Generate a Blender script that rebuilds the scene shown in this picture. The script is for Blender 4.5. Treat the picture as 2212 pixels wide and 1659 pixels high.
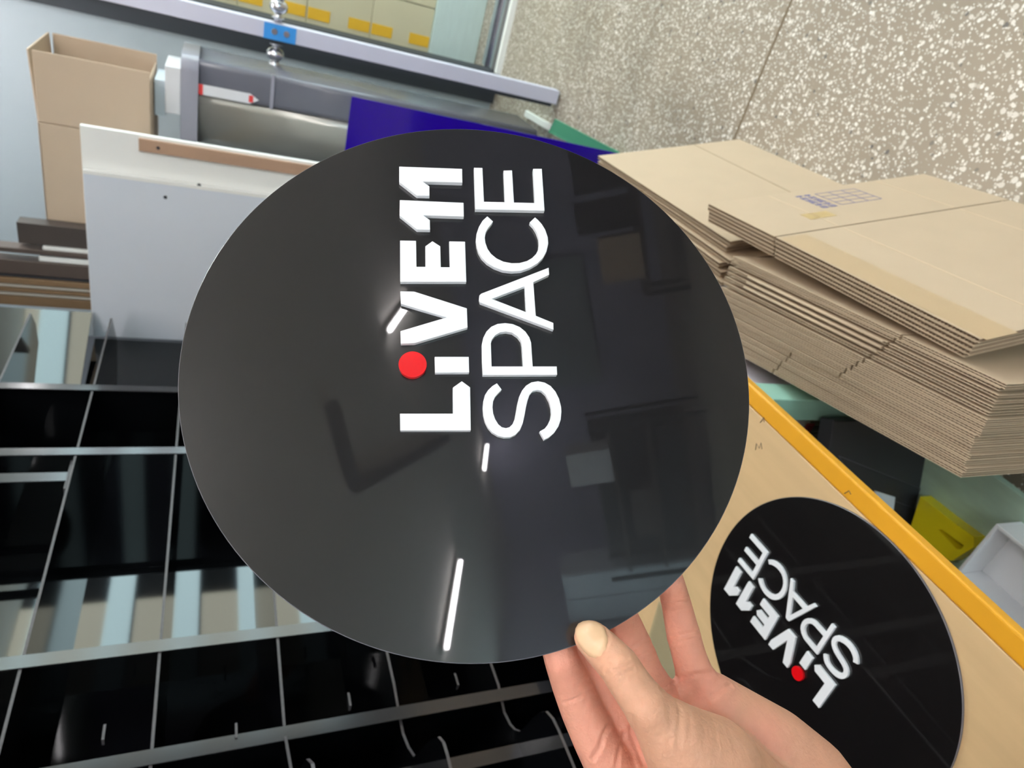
import bpy, bmesh, math, random
import numpy as np
from mathutils import Vector, Matrix
from mathutils.geometry import tessellate_polygon
from mathutils.bvhtree import BVHTree

S = bpy.context.scene
for o in list(bpy.data.objects):
    bpy.data.objects.remove(o)
random.seed(7)

# ------------------------------------------------------------------ camera
# The phone was turned on its side: the room's "up" points to the left of the frame.
F, CX, CY, EYE = 1450.0, 1106.0, 829.5, 1.45
_U = np.array([-.909, .03, -.4157]); _U /= np.linalg.norm(_U)
_v = np.array([(440 - CX) / F, (CY + 240) / F, 1.0])
_Y = _v - _U * (_v @ _U); _Y /= np.linalg.norm(_Y)
_rub = lambda a: np.array([a[0], a[1], -a[2]])
_X = _rub(np.cross(_rub(_Y), _rub(_U)))
M = np.stack([_X, _Y, _U])            # lens frame (right, up, forward) -> room frame
C0 = np.array([0, 0, EYE])


def ray(px, py):
    return M @ np.array([(px - CX) / F, (CY - py) / F, 1.0])


def at_z(px, py, z):
    d = ray(px, py); return C0 + d * ((z - EYE) / d[2])


def at_x(px, py, x):
    d = ray(px, py); return C0 + d * (x / d[0])


def at_y(px, py, y):
    d = ray(px, py); return C0 + d * (y / d[1])


def at_d(px, py, t):
    return C0 + ray(px, py) * t


cam_data = bpy.data.cameras.new('camera')
cam = bpy.data.objects.new('camera', cam_data)
S.collection.objects.link(cam)
R = M[:, 0]; UPV = M[:, 1]; FW = M[:, 2]
cam.matrix_world = Matrix(((R[0], UPV[0], -FW[0], 0), (R[1], UPV[1], -FW[1], 0), (R[2], UPV[2], -FW[2], EYE), (0, 0, 0, 1)))
cam_data.sensor_width = 36.0
cam_data.lens = 36.0 * F / 2212.0
cam_data.clip_start = 0.02
cam_data.dof.use_dof = True
cam_data.dof.focus_distance = 0.41
cam_data.dof.aperture_fstop = 12.0
S.camera = cam

# ------------------------------------------------------------------ world, exposure
w = bpy.data.worlds.new('world'); S.world = w
w.use_nodes = True
w.node_tree.nodes['Background'].inputs[0].default_value = (.9, .95, 1, 1)
w.node_tree.nodes['Background'].inputs[1].default_value = .25
S.view_settings.view_transform = 'Standard'
S.view_settings.look = 'None'
S.view_settings.exposure = 0.75
S.view_settings.gamma = 1.0
S.view_settings.use_curve_mapping = False
TUBE_POWER = 46.0
# tubes on the ceiling (two end points each), the last three added as fill light; the builder stands with the room shell
CEIL = 2.8
TUBES = [((4.75, -.52), (5.95, -.42)), ((4.1, -3.16), (5.3, -3.02)), ((7.6, -3.1), (8.3, -3.0)),
         ((.2, 1.0), (1.4, 1.0)), ((-1.1, 2.9), (.1, 2.9)), ((1.6, 2.4), (2.8, 2.4)),
         ((-.9, -.7), (.3, -.7)), ((.3, -2.2), (1.5, -2.2)), ((.6, 5.4), (1.8, 5.4)), ((.4, -.1), (1.6, -.1)),
         ((1.9, 1.6), (3.1, 1.6)), ((4.6, 1.7), (5.8, 1.7))]


# ------------------------------------------------------------------ materials
def srgb(r, g, b):
    f = lambda c: (c / 255 / 12.92) if c / 255 <= .04045 else ((c / 255 + .055) / 1.055) ** 2.4
    return (f(r), f(g), f(b), 1.0)


MATS = {}


def mat(name, col, rough=.5, metal=0.0, spec=.5, coat=0.0, var=0.0, vscale=8.0, bump=0.0, bscale=200.0, stretch=None,
        emit=None, estr=0.0, trans=0.0, ior=1.45, coat_rough=.03, sss=0.0):
    m = bpy.data.materials.new(name); m.use_nodes = True
    nt = m.node_tree; b = nt.nodes['Principled BSDF']
    b.inputs['Base Color'].default_value = col
    b.inputs['Roughness'].default_value = rough
    b.inputs['Metallic'].default_value = metal
    b.inputs['Specular IOR Level'].default_value = spec
    b.inputs['Coat Weight'].default_value = coat
    b.inputs['Coat Roughness'].default_value = coat_rough
    b.inputs['Transmission Weight'].default_value = trans
    b.inputs['IOR'].default_value = ior
    if sss:
        b.inputs['Subsurface Weight'].default_value = sss
        b.inputs['Subsurface Radius'].default_value = (1, .35, .2)
        b.inputs['Subsurface Scale'].default_value = .004
    if emit:
        b.inputs['Emission Color'].default_value = emit
        b.inputs['Emission Strength'].default_value = estr
    tc = nt.nodes.new('ShaderNodeTexCoord')
    src = tc.outputs['Object']
    if stretch:
        mp = nt.nodes.new('ShaderNodeMapping'); mp.inputs['Scale'].default_value = stretch
        nt.links.new(src, mp.inputs['Vector']); src = mp.outputs['Vector']
    if var:
        n = nt.nodes.new('ShaderNodeTexNoise'); n.inputs['Scale'].default_value = vscale; n.inputs['Detail'].default_value = 6
        nt.links.new(src, n.inputs['Vector'])
        mx = nt.nodes.new('ShaderNodeMix'); mx.data_type = 'RGBA'
        mx.inputs['A'].default_value = tuple(c * (1 - var) for c in col[:3]) + (1,)
        mx.inputs['B'].default_value = tuple(min(1, c * (1 + var)) for c in col[:3]) + (1,)
        nt.links.new(n.outputs['Fac'], mx.inputs['Factor'])
        nt.links.new(mx.outputs['Result'], b.inputs['Base Color'])
    if bump:
        n2 = nt.nodes.new('ShaderNodeTexNoise'); n2.inputs['Scale'].default_value = bscale; n2.inputs['Detail'].default_value = 3
        nt.links.new(src, n2.inputs['Vector'])
        bp = nt.nodes.new('ShaderNodeBump'); bp.inputs['Strength'].default_value = bump; bp.inputs['Distance'].default_value = .002
        nt.links.new(n2.outputs['Fac'], bp.inputs['Height']); nt.links.new(bp.outputs['Normal'], b.inputs['Normal'])
    MATS[name] = m
    return m


def terrazzo():
    m = bpy.data.materials.new('terrazzo'); m.use_nodes = True
    nt = m.node_tree; b = nt.nodes['Principled BSDF']; N = nt.nodes.new; L = nt.links.new
    tc = N('ShaderNodeTexCoord')
    warp = N('ShaderNodeTexNoise'); warp.inputs['Scale'].default_value = 55; warp.inputs['Detail'].default_value = 2
    L(tc.outputs['Object'], warp.inputs['Vector'])
    wm = N('ShaderNodeVectorMath'); wm.operation = 'SCALE'; wm.inputs['Scale'].default_value = .008
    L(warp.outputs['Color'], wm.inputs[0])
    ad = N('ShaderNodeVectorMath'); ad.operation = 'ADD'
    L(tc.outputs['Object'], ad.inputs[0]); L(wm.outputs['Vector'], ad.inputs[1])
    big = N('ShaderNodeTexNoise'); big.inputs['Scale'].default_value = 1.6; big.inputs['Detail'].default_value = 8
    L(tc.outputs['Object'], big.inputs['Vector'])
    base = N('ShaderNodeMix'); base.data_type = 'RGBA'
    base.inputs['A'].default_value = srgb(128, 117, 101); base.inputs['B'].default_value = srgb(166, 154, 136)
    L(big.outputs['Fac'], base.inputs['Factor'])
    prev = base.outputs['Result']
    for sc, dens, rmin, rmax, dark in ((150, .5, .2, .44, 0), (62, .05, .2, .42, 1), (105, .42, .2, .46, 0), (72, .36, .2, .46, 0)):
        v = N('ShaderNodeTexVoronoi'); v.inputs['Scale'].default_value = sc
        L(ad.outputs['Vector'], v.inputs['Vector'])
        sep = N('ShaderNodeSeparateColor'); L(v.outputs['Color'], sep.inputs[0])
        mr = N('ShaderNodeMapRange'); mr.inputs['To Min'].default_value = rmin; mr.inputs['To Max'].default_value = rmax
        L(sep.outputs['Red'], mr.inputs['Value'])
        lt = N('ShaderNodeMath'); lt.operation = 'LESS_THAN'
        L(v.outputs['Distance'], lt.inputs[0]); L(mr.outputs['Result'], lt.inputs[1])
        pick = N('ShaderNodeMath'); pick.operation = 'LESS_THAN'; pick.inputs[1].default_value = dens
        L(sep.outputs['Green'], pick.inputs[0])
        mul = N('ShaderNodeMath'); mul.operation = 'MULTIPLY'
        L(lt.outputs[0], mul.inputs[0]); L(pick.outputs[0], mul.inputs[1])
        cm = N('ShaderNodeMix'); cm.data_type = 'RGBA'
        if dark:
            cm.inputs['A'].default_value = srgb(70, 70, 72); cm.inputs['B'].default_value = srgb(128, 120, 108)
        else:
            cm.inputs['A'].default_value = srgb(188, 180, 166); cm.inputs['B'].default_value = srgb(242, 240, 234)
        L(sep.outputs['Blue'], cm.inputs['Factor'])
        mx = N('ShaderNodeMix'); mx.data_type = 'RGBA'
        L(mul.outputs[0], mx.inputs['Factor']); L(prev, mx.inputs['A']); L(cm.outputs['Result'], mx.inputs['B'])
        prev = mx.outputs['Result']
    # worn stains with a shape of their own
    st = N('ShaderNodeTexNoise'); st.inputs['Scale'].default_value = 2.7; st.inputs['Detail'].default_value = 5
    L(tc.outputs['Object'], st.inputs['Vector'])
    rp = N('ShaderNodeMapRange'); rp.inputs['From Min'].default_value = .54; rp.inputs['From Max'].default_value = .72
    rp.inputs['To Max'].default_value = .35
    L(st.outputs['Fac'], rp.inputs['Value'])
    fin = N('ShaderNodeMix'); fin.data_type = 'RGBA'; fin.inputs['B'].default_value = srgb(92, 84, 70)
    L(rp.outputs['Result'], fin.inputs['Factor']); L(prev, fin.inputs['A'])
    L(fin.outputs['Result'], b.inputs['Base Color'])
    b.inputs['Roughness'].default_value = .45
    return m


def skin():
    m = mat('skin', srgb(214, 160, 130), .48, spec=.4, bump=.25, bscale=420, sss=.12)
    nt = m.node_tree; b = nt.nodes['Principled BSDF']; N = nt.nodes.new; L = nt.links.new
    at = N('ShaderNodeAttribute'); at.attribute_name = 'flush'
    mx = N('ShaderNodeMix'); mx.data_type = 'RGBA'
    mx.inputs['A'].default_value = srgb(207, 160, 130); mx.inputs['B'].default_value = srgb(230, 156, 136)
    L(at.outputs['Fac'], mx.inputs['Factor'])
    tc = N('ShaderNodeTexCoord'); n = N('ShaderNodeTexNoise'); n.inputs['Scale'].default_value = 70; n.inputs['Detail'].default_value = 5
    L(tc.outputs['Object'], n.inputs['Vector'])
    mr = N('ShaderNodeMapRange'); mr.inputs['To Min'].default_value = .86; mr.inputs['To Max'].default_value = 1.12
    L(n.outputs['Fac'], mr.inputs['Value'])
    vm = N('ShaderNodeVectorMath'); vm.operation = 'SCALE'
    L(mx.outputs['Result'], vm.inputs[0]); L(mr.outputs['Result'], vm.inputs['Scale'])
    L(vm.outputs['Vector'], b.inputs['Base Color'])
    return m


def glass(name, col, rough=.02):
    """Thin pane: mostly clear, a little mirror."""
    m = bpy.data.materials.new(name); m.use_nodes = True
    nt = m.node_tree; nt.nodes.clear(); N = nt.nodes.new; L = nt.links.new
    out = N('ShaderNodeOutputMaterial'); t = N('ShaderNodeBsdfTransparent'); g = N('ShaderNodeBsdfGlossy')
    t.inputs[0].default_value = col; g.inputs['Roughness'].default_value = rough
    mx = N('ShaderNodeMixShader'); mx.inputs[0].default_value = .06; L(t.outputs[0], mx.inputs[1]); L(g.outputs[0], mx.inputs[2])
    L(mx.outputs[0], out.inputs[0]); MATS[name] = m
    return m


ACRYL = mat('black_acrylic', srgb(9, 10, 12), .04, spec=.65)
SIGN = mat('sign_black', srgb(17, 15, 16), .34, spec=.3, coat=1.0, coat_rough=.015)
EDGE = mat('acrylic_cut_edge', srgb(74, 71, 74), .45, var=.35, vscale=120)
RIM = mat('acrylic_polished_rim', srgb(105, 105, 112), .25)
WHITEP = mat('white_acrylic', srgb(240, 243, 247), .22, spec=.5)
REDP = mat('red_acrylic', srgb(215, 14, 22), .25, spec=.5)
WOOD = mat('table_wood', srgb(208, 178, 134), .5, var=.16, vscale=5, stretch=(9, .9, 9))
YEL = mat('yellow_edging', srgb(222, 160, 40), .3, var=.06)
MINT = mat('mint_paint', srgb(165, 212, 194), .45, var=.08, vscale=6)
MINTD = mat('mint_paint_scuffed', srgb(184, 210, 192), .5, var=.3, vscale=9, stretch=(4, 1, 1))
CARD = mat('kraft_board', srgb(199, 178, 151), .75, var=.05, vscale=14)
CARDE = mat('kraft_flute', srgb(150, 128, 106), .85, var=.1, vscale=60)
CARDT = mat('kraft_tape', srgb(194, 168, 132), .35, var=.05)
CARD2 = mat('carton_board', srgb(194, 173, 150), .75, var=.04)
INK = mat('stamp_ink', srgb(98, 104, 164), .7)
WHITEB = mat('white_board', srgb(216, 222, 231), .35, var=.02)
WHITEEDGE = mat('white_board_edge', srgb(240, 240, 236), .4)
BATTEN = mat('batten_wood', srgb(176, 144, 120), .55, var=.08, vscale=6, stretch=(10, 10, 1))
STEEL = mat('steel', srgb(200, 200, 205), .18, metal=1)
ALU = mat('aluminium_stile', srgb(206, 206, 222), .4, var=.03)
DARKGAP = mat('dark_rubber', srgb(48, 52, 58), .6)
BLUETAG = mat('blue_tag', srgb(60, 150, 225), .4)
APPG = mat('appliance_grey', srgb(96, 98, 108), .25, var=.05)
APPC = mat('appliance_cap', srgb(150, 150, 162), .3)
SILV = mat('appliance_silver', srgb(176, 175, 168), .28, metal=.6)
COBALT = mat('cobalt_acrylic', srgb(38, 10, 150), .12)
GREEN = mat('green_plastic', srgb(62, 146, 106), .45, var=.06)
YELP = mat('yellow_acrylic', srgb(246, 226, 34), .25)
WALLG = mat('wall_paint_blue_grey', srgb(172, 182, 188), .6, var=.04, vscale=2)
WALLD = mat('wall_paint_dark', srgb(84, 86, 94), .7, var=.1, vscale=1.5)
WALLB = mat('wall_paint_room', srgb(190, 190, 214), .7, var=.06)
CEILM = mat('ceiling_paint', srgb(238, 234, 228), .8)
MINTBOARD = mat('pale_mint_board', srgb(192, 210, 206), .6, var=.08, vscale=9, stretch=(1, 1, 5))
BROWN = mat('dark_brown_board', srgb(84, 72, 66), .5, var=.12, vscale=8)
TAN = mat('tan_board', srgb(136, 108, 80), .55, var=.1, vscale=8)
PALE = mat('pale_board_edge', srgb(186, 178, 166), .5)
BLACKBOX = mat('black_carton', srgb(46, 46, 51), .45, var=.15, vscale=10)
PAPER = mat('white_paper', srgb(222, 222, 226), .6)
PINK = mat('pink_print', srgb(226, 110, 130), .6)
YTAPE = mat('yellow_tape', srgb(222, 176, 50), .4)
CARTON = mat('greenish_carton', srgb(194, 188, 158), .7, var=.03)
TUBEM = mat('tube_light', (1, 1, 1, 1), .5, emit=(1, .965, .985, 1), estr=TUBE_POWER)
PANE = mat('mint_backlit_pane', srgb(190, 235, 230), .4, emit=(.64, .86, .92, 1), estr=6)
PANEN = mat('near_added_pane', srgb(190, 235, 230), .4, emit=(.62, .86, .9, 1), estr=5)
PANEW = mat('frosted_backlit_pane', srgb(225, 225, 205), .4, emit=(.92, .92, .76, 1), estr=3)
PANEG = mat('grey_backlit_pane', srgb(210, 210, 220), .4, emit=(.8, .8, .86, 1), estr=1.6)
GLASS = glass('door_glass', (.96, .99, .98, 1))
CLEAR = glass('clear_plastic', (.93, .95, .96, 1), .1)
NAIL = mat('nail', srgb(220, 183, 146), .26, spec=.5, var=.05, vscale=150)
SKIN = skin()
FLOORM = terrazzo()
SIGN.node_tree.nodes['Principled BSDF'].inputs['Coat IOR'].default_value = 1.62
JOINT = mat('floor_joint', srgb(112, 98, 78), .8)


# ------------------------------------------------------------------ mesh building
class MB:
    def __init__(s):
        s.v = []; s.f = []; s.sm = []; s.mi = []

    def add(s, vs, fs, smooth=False, mi=0):
        o = len(s.v); s.v += [np.array(p, float) for p in vs]
        for f in fs:
            s.f.append([i + o for i in f]); s.sm.append(smooth); s.mi.append(mi)
        return s

    def para(s, o, a, b, c, mi=0):
        o, a, b, c = (np.array(x, float) for x in (o, a, b, c))
        vs = [o, o + a, o + a + b, o + b, o + c, o + a + c, o + a + b + c, o + b + c]
        fs = [(0, 3, 2, 1), (4, 5, 6, 7), (0, 1, 5, 4), (1, 2, 6, 5), (2, 3, 7, 6), (3, 0, 4, 7)]
        if np.dot(np.cross(a, b), c) < 0: fs = [f[::-1] for f in fs]
        return s.add(vs, fs, False, mi)

    def box(s, x0, x1, y0, y1, z0, z1, mi=0):
        return s.para((x0, y0, z0), (x1 - x0, 0, 0), (0, y1 - y0, 0), (0, 0, z1 - z0), mi)

    def prism(s, loops, off, smooth_sides=False, mi=0, side_mi=None):
        """loops: outer outline + holes, planar 3D points; off: extrusion vector (from the given face to the other)."""
        off = np.array(off, float)
        pts = [np.array(p, float) for lp in loops for p in lp]
        tri = tessellate_polygon([[Vector(p) for p in lp] for lp in loops])
        n = len(pts)
        fs = []
        for t in tri:
            a, b, c = (pts[i] for i in t)
            t = tuple(t) if np.dot(np.cross(b - a, c - a), off) < 0 else tuple(t)[::-1]
            fs.append(t)
        allv = pts + [p + off for p in pts]
        s.add(allv, fs + [tuple(i + n for i in f[::-1]) for f in fs], False, mi)
        base = len(s.v) - 2 * n
        k = 0
        for lp in loops:
            m = len(lp)
            for i in range(m):
                j = (i + 1) % m
                s.f.append([base + k + i, base + k + j, base + n + k + j, base + n + k + i]); s.sm.append(smooth_sides)
                s.mi.append(mi if side_mi is None else side_mi)
            k += m
        return s

    def tube(s, path, r, n=12, cap=True, mi=0):
        path = [np.array(p, float) for p in path]; rs = r if hasattr(r, '__len__') else [r] * len(path)
        rings = []; ref = None
        for i, p in enumerate(path):
            d = path[min(i + 1, len(path) - 1)] - path[max(i - 1, 0)]; d = d / np.linalg.norm(d)
            if ref is None:
                ref = np.cross(d, (0, 0, 1) if abs(d[2]) < .9 else (1, 0, 0))
            a = ref - d * (ref @ d); a /= np.linalg.norm(a); ref = a; b = np.cross(d, a)
            rings.append([p + rs[i] * (math.cos(2 * math.pi * k / n) * a + math.sin(2 * math.pi * k / n) * b) for k in range(n)])
        vs = [q for rg in rings for q in rg]; fs = []
        for i in range(len(rings) - 1):
            for k in range(n):
                fs.append((i * n + k, i * n + (k + 1) % n, (i + 1) * n + (k + 1) % n, (i + 1) * n + k))
        s.add(vs, fs, True, mi)
        if cap:
            o = len(s.v) - len(vs)
            s.f.append([o + k for k in range(n)][::-1]); s.sm.append(False); s.mi.append(mi)
            s.f.append([o + (len(rings) - 1) * n + k for k in range(n)]); s.sm.append(False); s.mi.append(mi)
        return s

    def sphere(s, c, r, n=16, sz=(1, 1, 1), mi=0):
        vs = []; fs = []; h = n // 2
        for i in range(h + 1):
            for k in range(n):
                t = math.pi * i / h; p = 2 * math.pi * k / n
                vs.append(np.array(c) + r * np.array([math.sin(t) * math.cos(p) * sz[0], math.sin(t) * math.sin(p) * sz[1], math.cos(t) * sz[2]]))
        for i in range(h):
            for k in range(n):
                fs.append((i * n + k, (i + 1) * n + k, (i + 1) * n + (k + 1) % n, i * n + (k + 1) % n))
        return s.add(vs, fs, True, mi)

    def build(s, name, mats, parent=None, loc=None, bevel=0.0, seg=2, fix=True):
        mats = mats if isinstance(mats, (list, tuple)) else [mats]
        V = np.array(s.v)
        if parent is not None:
            org = np.array(parent['_w'])
        elif loc is not None:
            org = np.array(loc, float)
        else:
            lo, hi = V.min(0), V.max(0); org = np.array([(lo[0] + hi[0]) / 2, (lo[1] + hi[1]) / 2, lo[2]])
        me = bpy.data.meshes.new(name)
        me.from_pydata([tuple(p) for p in (V - org)], [], s.f)
        for i, p in enumerate(me.polygons):
            p.use_smooth = s.sm[i]; p.material_index = s.mi[i]
        for m in mats: me.materials.append(m)
        if fix:
            bm = bmesh.new(); bm.from_mesh(me)
            bmesh.ops.remove_doubles(bm, verts=bm.verts, dist=1e-6)
            bmesh.ops.recalc_face_normals(bm, faces=bm.faces); bm.to_mesh(me); bm.free()
        o = bpy.data.objects.new(name, me); S.collection.objects.link(o)
        if parent is not None:
            o.parent = parent
        else:
            o.location = org
        o['_w'] = tuple(org)
        if bevel:
            b = o.modifiers.new('bevel', 'BEVEL'); b.width = bevel; b.segments = seg; b.limit_method = 'ANGLE'; b.angle_limit = .7
        return o


def tag(o, label, cat, group=None, kind=None):
    o['label'] = label; o['category'] = cat
    if group: o['group'] = group
    if kind: o['kind'] = kind
    return o


def thing(name, loc, label, cat, group=None):
    o = bpy.data.objects.new(name, None); S.collection.objects.link(o)
    o.location = tuple(loc); o['_w'] = tuple(float(x) for x in loc); o.empty_display_size = .05
    return tag(o, label, cat, group)


def struct(name, mb, m, bevel=0.0):
    o = mb.build(name, m, bevel=bevel); o['kind'] = 'structure'
    return o


# ------------------------------------------------------------------ the room
struct('floor', MB().box(-2.3, 9, -5, 11, -.1, 0), FLOORM)
struct('ceiling', MB().box(-2.3, 9, -5, 11, CEIL, CEIL + .1), CEILM)
struct('wall_left', MB().box(-2.4, -2.3, -5, 11, 0, CEIL), WALLD)
struct('wall_near', MB().box(-2.3, 9, -5.1, -5, 0, CEIL), WALLB)
struct('wall_right', MB().box(8.5, 8.6, -5, 11, 0, CEIL), WALLB)
struct('wall_end', MB().box(-2.3, 9, 11, 11.1, 0, CEIL), WALLB)
struct('wall_far', MB().box(-2.3, -.60, 3.90, 4.02, 0, CEIL), WALLG)
struct('wall_side', MB().box(2.6, 2.7, 2.95, 10.6, 0, CEIL), WALLD)
struct('trim_1', MB().box(-.60, -.44, 3.86, 4.04, 0, CEIL), DARKGAP)              # dark door jamb
th = MB()
for k, (y, h) in enumerate(((3.92, .035), (3.98, .02), (4.04, .035), (4.10, .02))):
    th.box(-.44, 1.2, y, y + .022, 0, h)
th.box(-.44, 1.2, 3.90, 4.16, 0, .012)
struct('trim_2', th, STEEL)
struct('trim_3', MB().box(-.44, 1.2, 3.84, 3.875, 0, .03), WHITEEDGE)
struct('trim_4', MB().box(-1.2, 4, 1.755, 1.764, -.001, .0008), JOINT)
for k in range(2):  # clerestory glow, added out of view for the rack's end panel to mirror
    z0 = 2.58 + .11 * k
    wf = struct('window_%d' % (k + 10), MB().box(-2.28, -.62, 3.87, 3.9, z0 - .02, z0), WALLD)
    wf['_w'] = tuple(wf.location)
    MB().box(-2.28, -.62, 3.885, 3.899, z0, z0 + .035).build('pane', PANE, wf)
    MB().box(-2.28, -.62, 3.885, 3.899, z0 + .035, z0 + .09).build('pane', PANEG, wf)
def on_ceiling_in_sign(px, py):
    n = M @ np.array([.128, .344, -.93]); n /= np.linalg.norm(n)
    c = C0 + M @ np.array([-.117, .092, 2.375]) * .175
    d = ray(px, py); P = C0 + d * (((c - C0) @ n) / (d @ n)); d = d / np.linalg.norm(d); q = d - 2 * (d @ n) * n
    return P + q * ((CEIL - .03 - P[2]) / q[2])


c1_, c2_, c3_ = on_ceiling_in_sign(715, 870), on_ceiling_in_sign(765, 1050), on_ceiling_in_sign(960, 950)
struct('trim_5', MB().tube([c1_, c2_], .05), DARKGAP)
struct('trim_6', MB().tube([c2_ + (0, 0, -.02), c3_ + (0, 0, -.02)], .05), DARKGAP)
# long backlit slatted windows of the side wall, far down the hall
for k in range(5):
    z0 = .38 + .53 * k
    wf = struct('window_%d' % (k + 1), MB().box(2.575, 2.6, 3.0, 10.4, z0 - .02, z0), WALLD)
    wf['_w'] = tuple(wf.location)
    MB().box(2.58, 2.598, 3.0, 10.4, z0, z0 + .2).build('pane', PANE, wf)
    MB().box(2.584, 2.597, 3.0, 4.6, z0 + .2, z0 + .51).build('pane', PANEW, wf)
    MB().box(2.584, 2.597, 5.2, 10.4, z0 + .2, z0 + .51).build('pane', PANEG, wf)
for k in range(4):  # unseen glowing strips on the near wall, added so the rack mirrors stripes
    z0 = .22 + .65 * k
    wf = struct('window_%d' % (k + 6), MB().box(2.0, 6.1, -5, -4.975, z0 - .03, z0), WALLD)
    wf['_w'] = tuple(wf.location)
    MB().box(2.05, 6.05, -4.998, -4.98, z0, z0 + .27).build('pane', PANEN, wf)
for k, (a, b) in enumerate(TUBES):
    a = np.array([*a, CEIL]); b = np.array([*b, CEIL]); d = (b - a) / np.linalg.norm(b - a); s_ = np.cross(d, (0, 0, 1))
    place = ['ahead to the right', 'behind to the right', 'in the far right corner', 'over the floor joint', 'over the carton boards',
             'beside the side wall', 'over the work table', 'behind the work table', 'beyond the doorway', 'over the floor beside the table, added as fill',
             'in front of the side wall end, added as fill', 'over the aisle before the right wall, added as fill'][k]
    t = thing('ceiling_light', (a + b) / 2, 'fluorescent tube on a white batten ' + place, 'ceiling light', 'fluorescent ceiling lights')
    MB().para(a - s_ * .03 - (0, 0, .04), (b - a), s_ * .06, (0, 0, .04)).build('housing', WHITEEDGE, t)
    MB().tube([a + d * .03 - (0, 0, .06), b - d * .03 - (0, 0, .06)], .016).build('tube', TUBEM, t)

# ------------------------------------------------------------------ the glass door, standing open
DX = -.385
t = thing('door_1', (DX, 3.45, 0), 'open glass door seen edge on with pale grey stile and ball handles', 'door')
t['kind'] = 'structure'
MB().box(DX - .03, DX + .03, 3.02, 3.075, .01, 2.3).build('stile', ALU, t, bevel=.003)
MB().box(DX - .045, DX - .03, 3.03, 3.075, .03, 2.3).build('seal', DARKGAP, t)
hx = -.475
MB().box(hx - .02, hx + .02, 3.80, 3.85, .01, 2.3).build('hinge_stile', ALU, t, bevel=.003)
MB().para((DX - .004, 3.075, .03), (hx - DX, .725, 0), (.008, 0, 0), (0, 0, 2.27)).build('pane', GLASS, t)
hz = at_y(600, 62, 3.02)[2]
for sgn in (1, -1):
    h = MB()
    h.tube([(DX + sgn * .03, 3.05, hz), (DX + sgn * .065, 3.05, hz)], .014)
    h.sphere((DX + sgn * .085, 3.05, hz), .034, sz=(.8, 1, 1)); h.sphere((DX + sgn * .125, 3.05, hz), .024)
    h.tube([(DX + sgn * .045, 3.05, hz), (DX + sgn * .05, 3.05, hz)], .024)
    h.build('handle', STEEL, t)
tg = MB(); z0, z1 = at_y(640, 70, 3.019)[2], at_y(570, 60, 3.019)[2]
tg.box(DX - .03, DX + .026, 3.0165, 3.0195, z0, z1)
tg = tg.build('lock_tag', BLUETAG, t)
for f in (.3, .68):
    MB().tube([(DX, 3.0175, z0 + (z1 - z0) * f), (DX, 3.010, z0 + (z1 - z0) * f)], .011).build('lock_bolt', STEEL, tg)

# cartons stacked on a pale board beyond the doorway
BY = 4.35
zb = at_y(932, 70, BY)[2]
xL = -.62
t = tag(MB().box(-.75, .75, BY - .02, BY + .5, .0, zb).build('plinth', MINTBOARD, bevel=.004), 'pale mint platform board beyond the doorway under taped cartons', 'platform')
ch = (at_y(657, 60, BY)[2] - at_y(932, 60, BY)[2]) / 2
cw = .36
rowname = ['bottom', 'second', 'third', 'top']
for c in range(3):
    for r_ in range(4):
        x0 = -.60 + c * cw; z0 = zb + r_ * ch
        t = thing('carton', (x0 + cw / 2, BY + .2, z0), 'pale carton with yellow tape, %s of the %s column beyond the doorway' % (rowname[r_], ['left', 'middle', 'right'][c]), 'carton', 'taped cartons beyond the doorway')
        MB().box(x0 + .002, x0 + cw - .002, BY, BY + .42, z0 + .001, z0 + ch - .001).build('body', CARTON, t, bevel=.004)
        for zz in (z0 + .006, z0 + ch - .126):
            MB().box(x0 + cw * .42, x0 + cw * .58, BY - .0025, BY + .0, zz, zz + .12).build('tape', YTAPE, t)

# ------------------------------------------------------------------ tall grey appliance, the small boxes on it and the open carton
AY = 2.8
ztop = at_y(390, 200, AY)[2]
AXL, AXM, AXR = -.83, -.625, -.50
t = thing('tower_appliance', ((AXL + AXR) / 2, AY + .15, 0), 'tall grey glossy appliance with rounded cap and red white sticker', 'appliance')


def rrect(x0, x1, y0, y1, z, r, n=6):
    out = []
    for cx, cy, a0 in ((x1 - r, y1 - r, 0), (x0 + r, y1 - r, 90), (x0 + r, y0 + r, 180), (x1 - r, y0 + r, 270)):
        for k in range(n + 1):
            a = math.radians(a0 + 90 * k / n); out.append((cx + r * math.cos(a), cy + r * math.sin(a), z))
    return out


zc = at_y(428, 205, AY)[2]
cp = MB().prism([rrect(AXL, AXR, AY, AY + .32, zc, .05)], (0, 0, ztop - zc), True)
cp.build('cap', APPC, t, bevel=.02, seg=4)
MB().prism([rrect(AXM, AXR - .006, AY + .012, AY + .31, .16, .02)], (0, 0, zc - .16), True).build('side_panel', APPG, t)
pf = [(AXL + .008, AY + .30, .16), (AXL + .008, AY + .12, .16)]
for k in range(13):
    a = math.pi + math.pi / 2 * k / 12
    pf.append((AXM - .002 + (AXM - AXL - .01) * math.cos(a), AY + .12 + .112 * math.sin(a), .16))
pf.append((AXM - .002, AY + .30, .16))
MB().prism([pf], (0, 0, zc - .16), True).build('front_panel', SILV, t)
MB().prism([rrect(AXL - .0, AXR - .03, AY - .01, AY + .31, 0, .06)], (0, 0, .17), True).build('base', CLEAR, t, bevel=.01)
s0, s1 = at_y(425, 190, AY), at_y(560, 210, AY)
stx = -.603
st = MB().prism([[(stx - .018, AY + .0105, s0[2]), (stx + .018, AY + .0105, s0[2]), (stx + .018, AY + .0105, s1[2] + .03), (stx, AY + .0105, s1[2]), (stx - .018, AY + .0105, s1[2] + .03)]], (0, -.001, 0))
st = st.build('sticker', PAPER, t)
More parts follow.
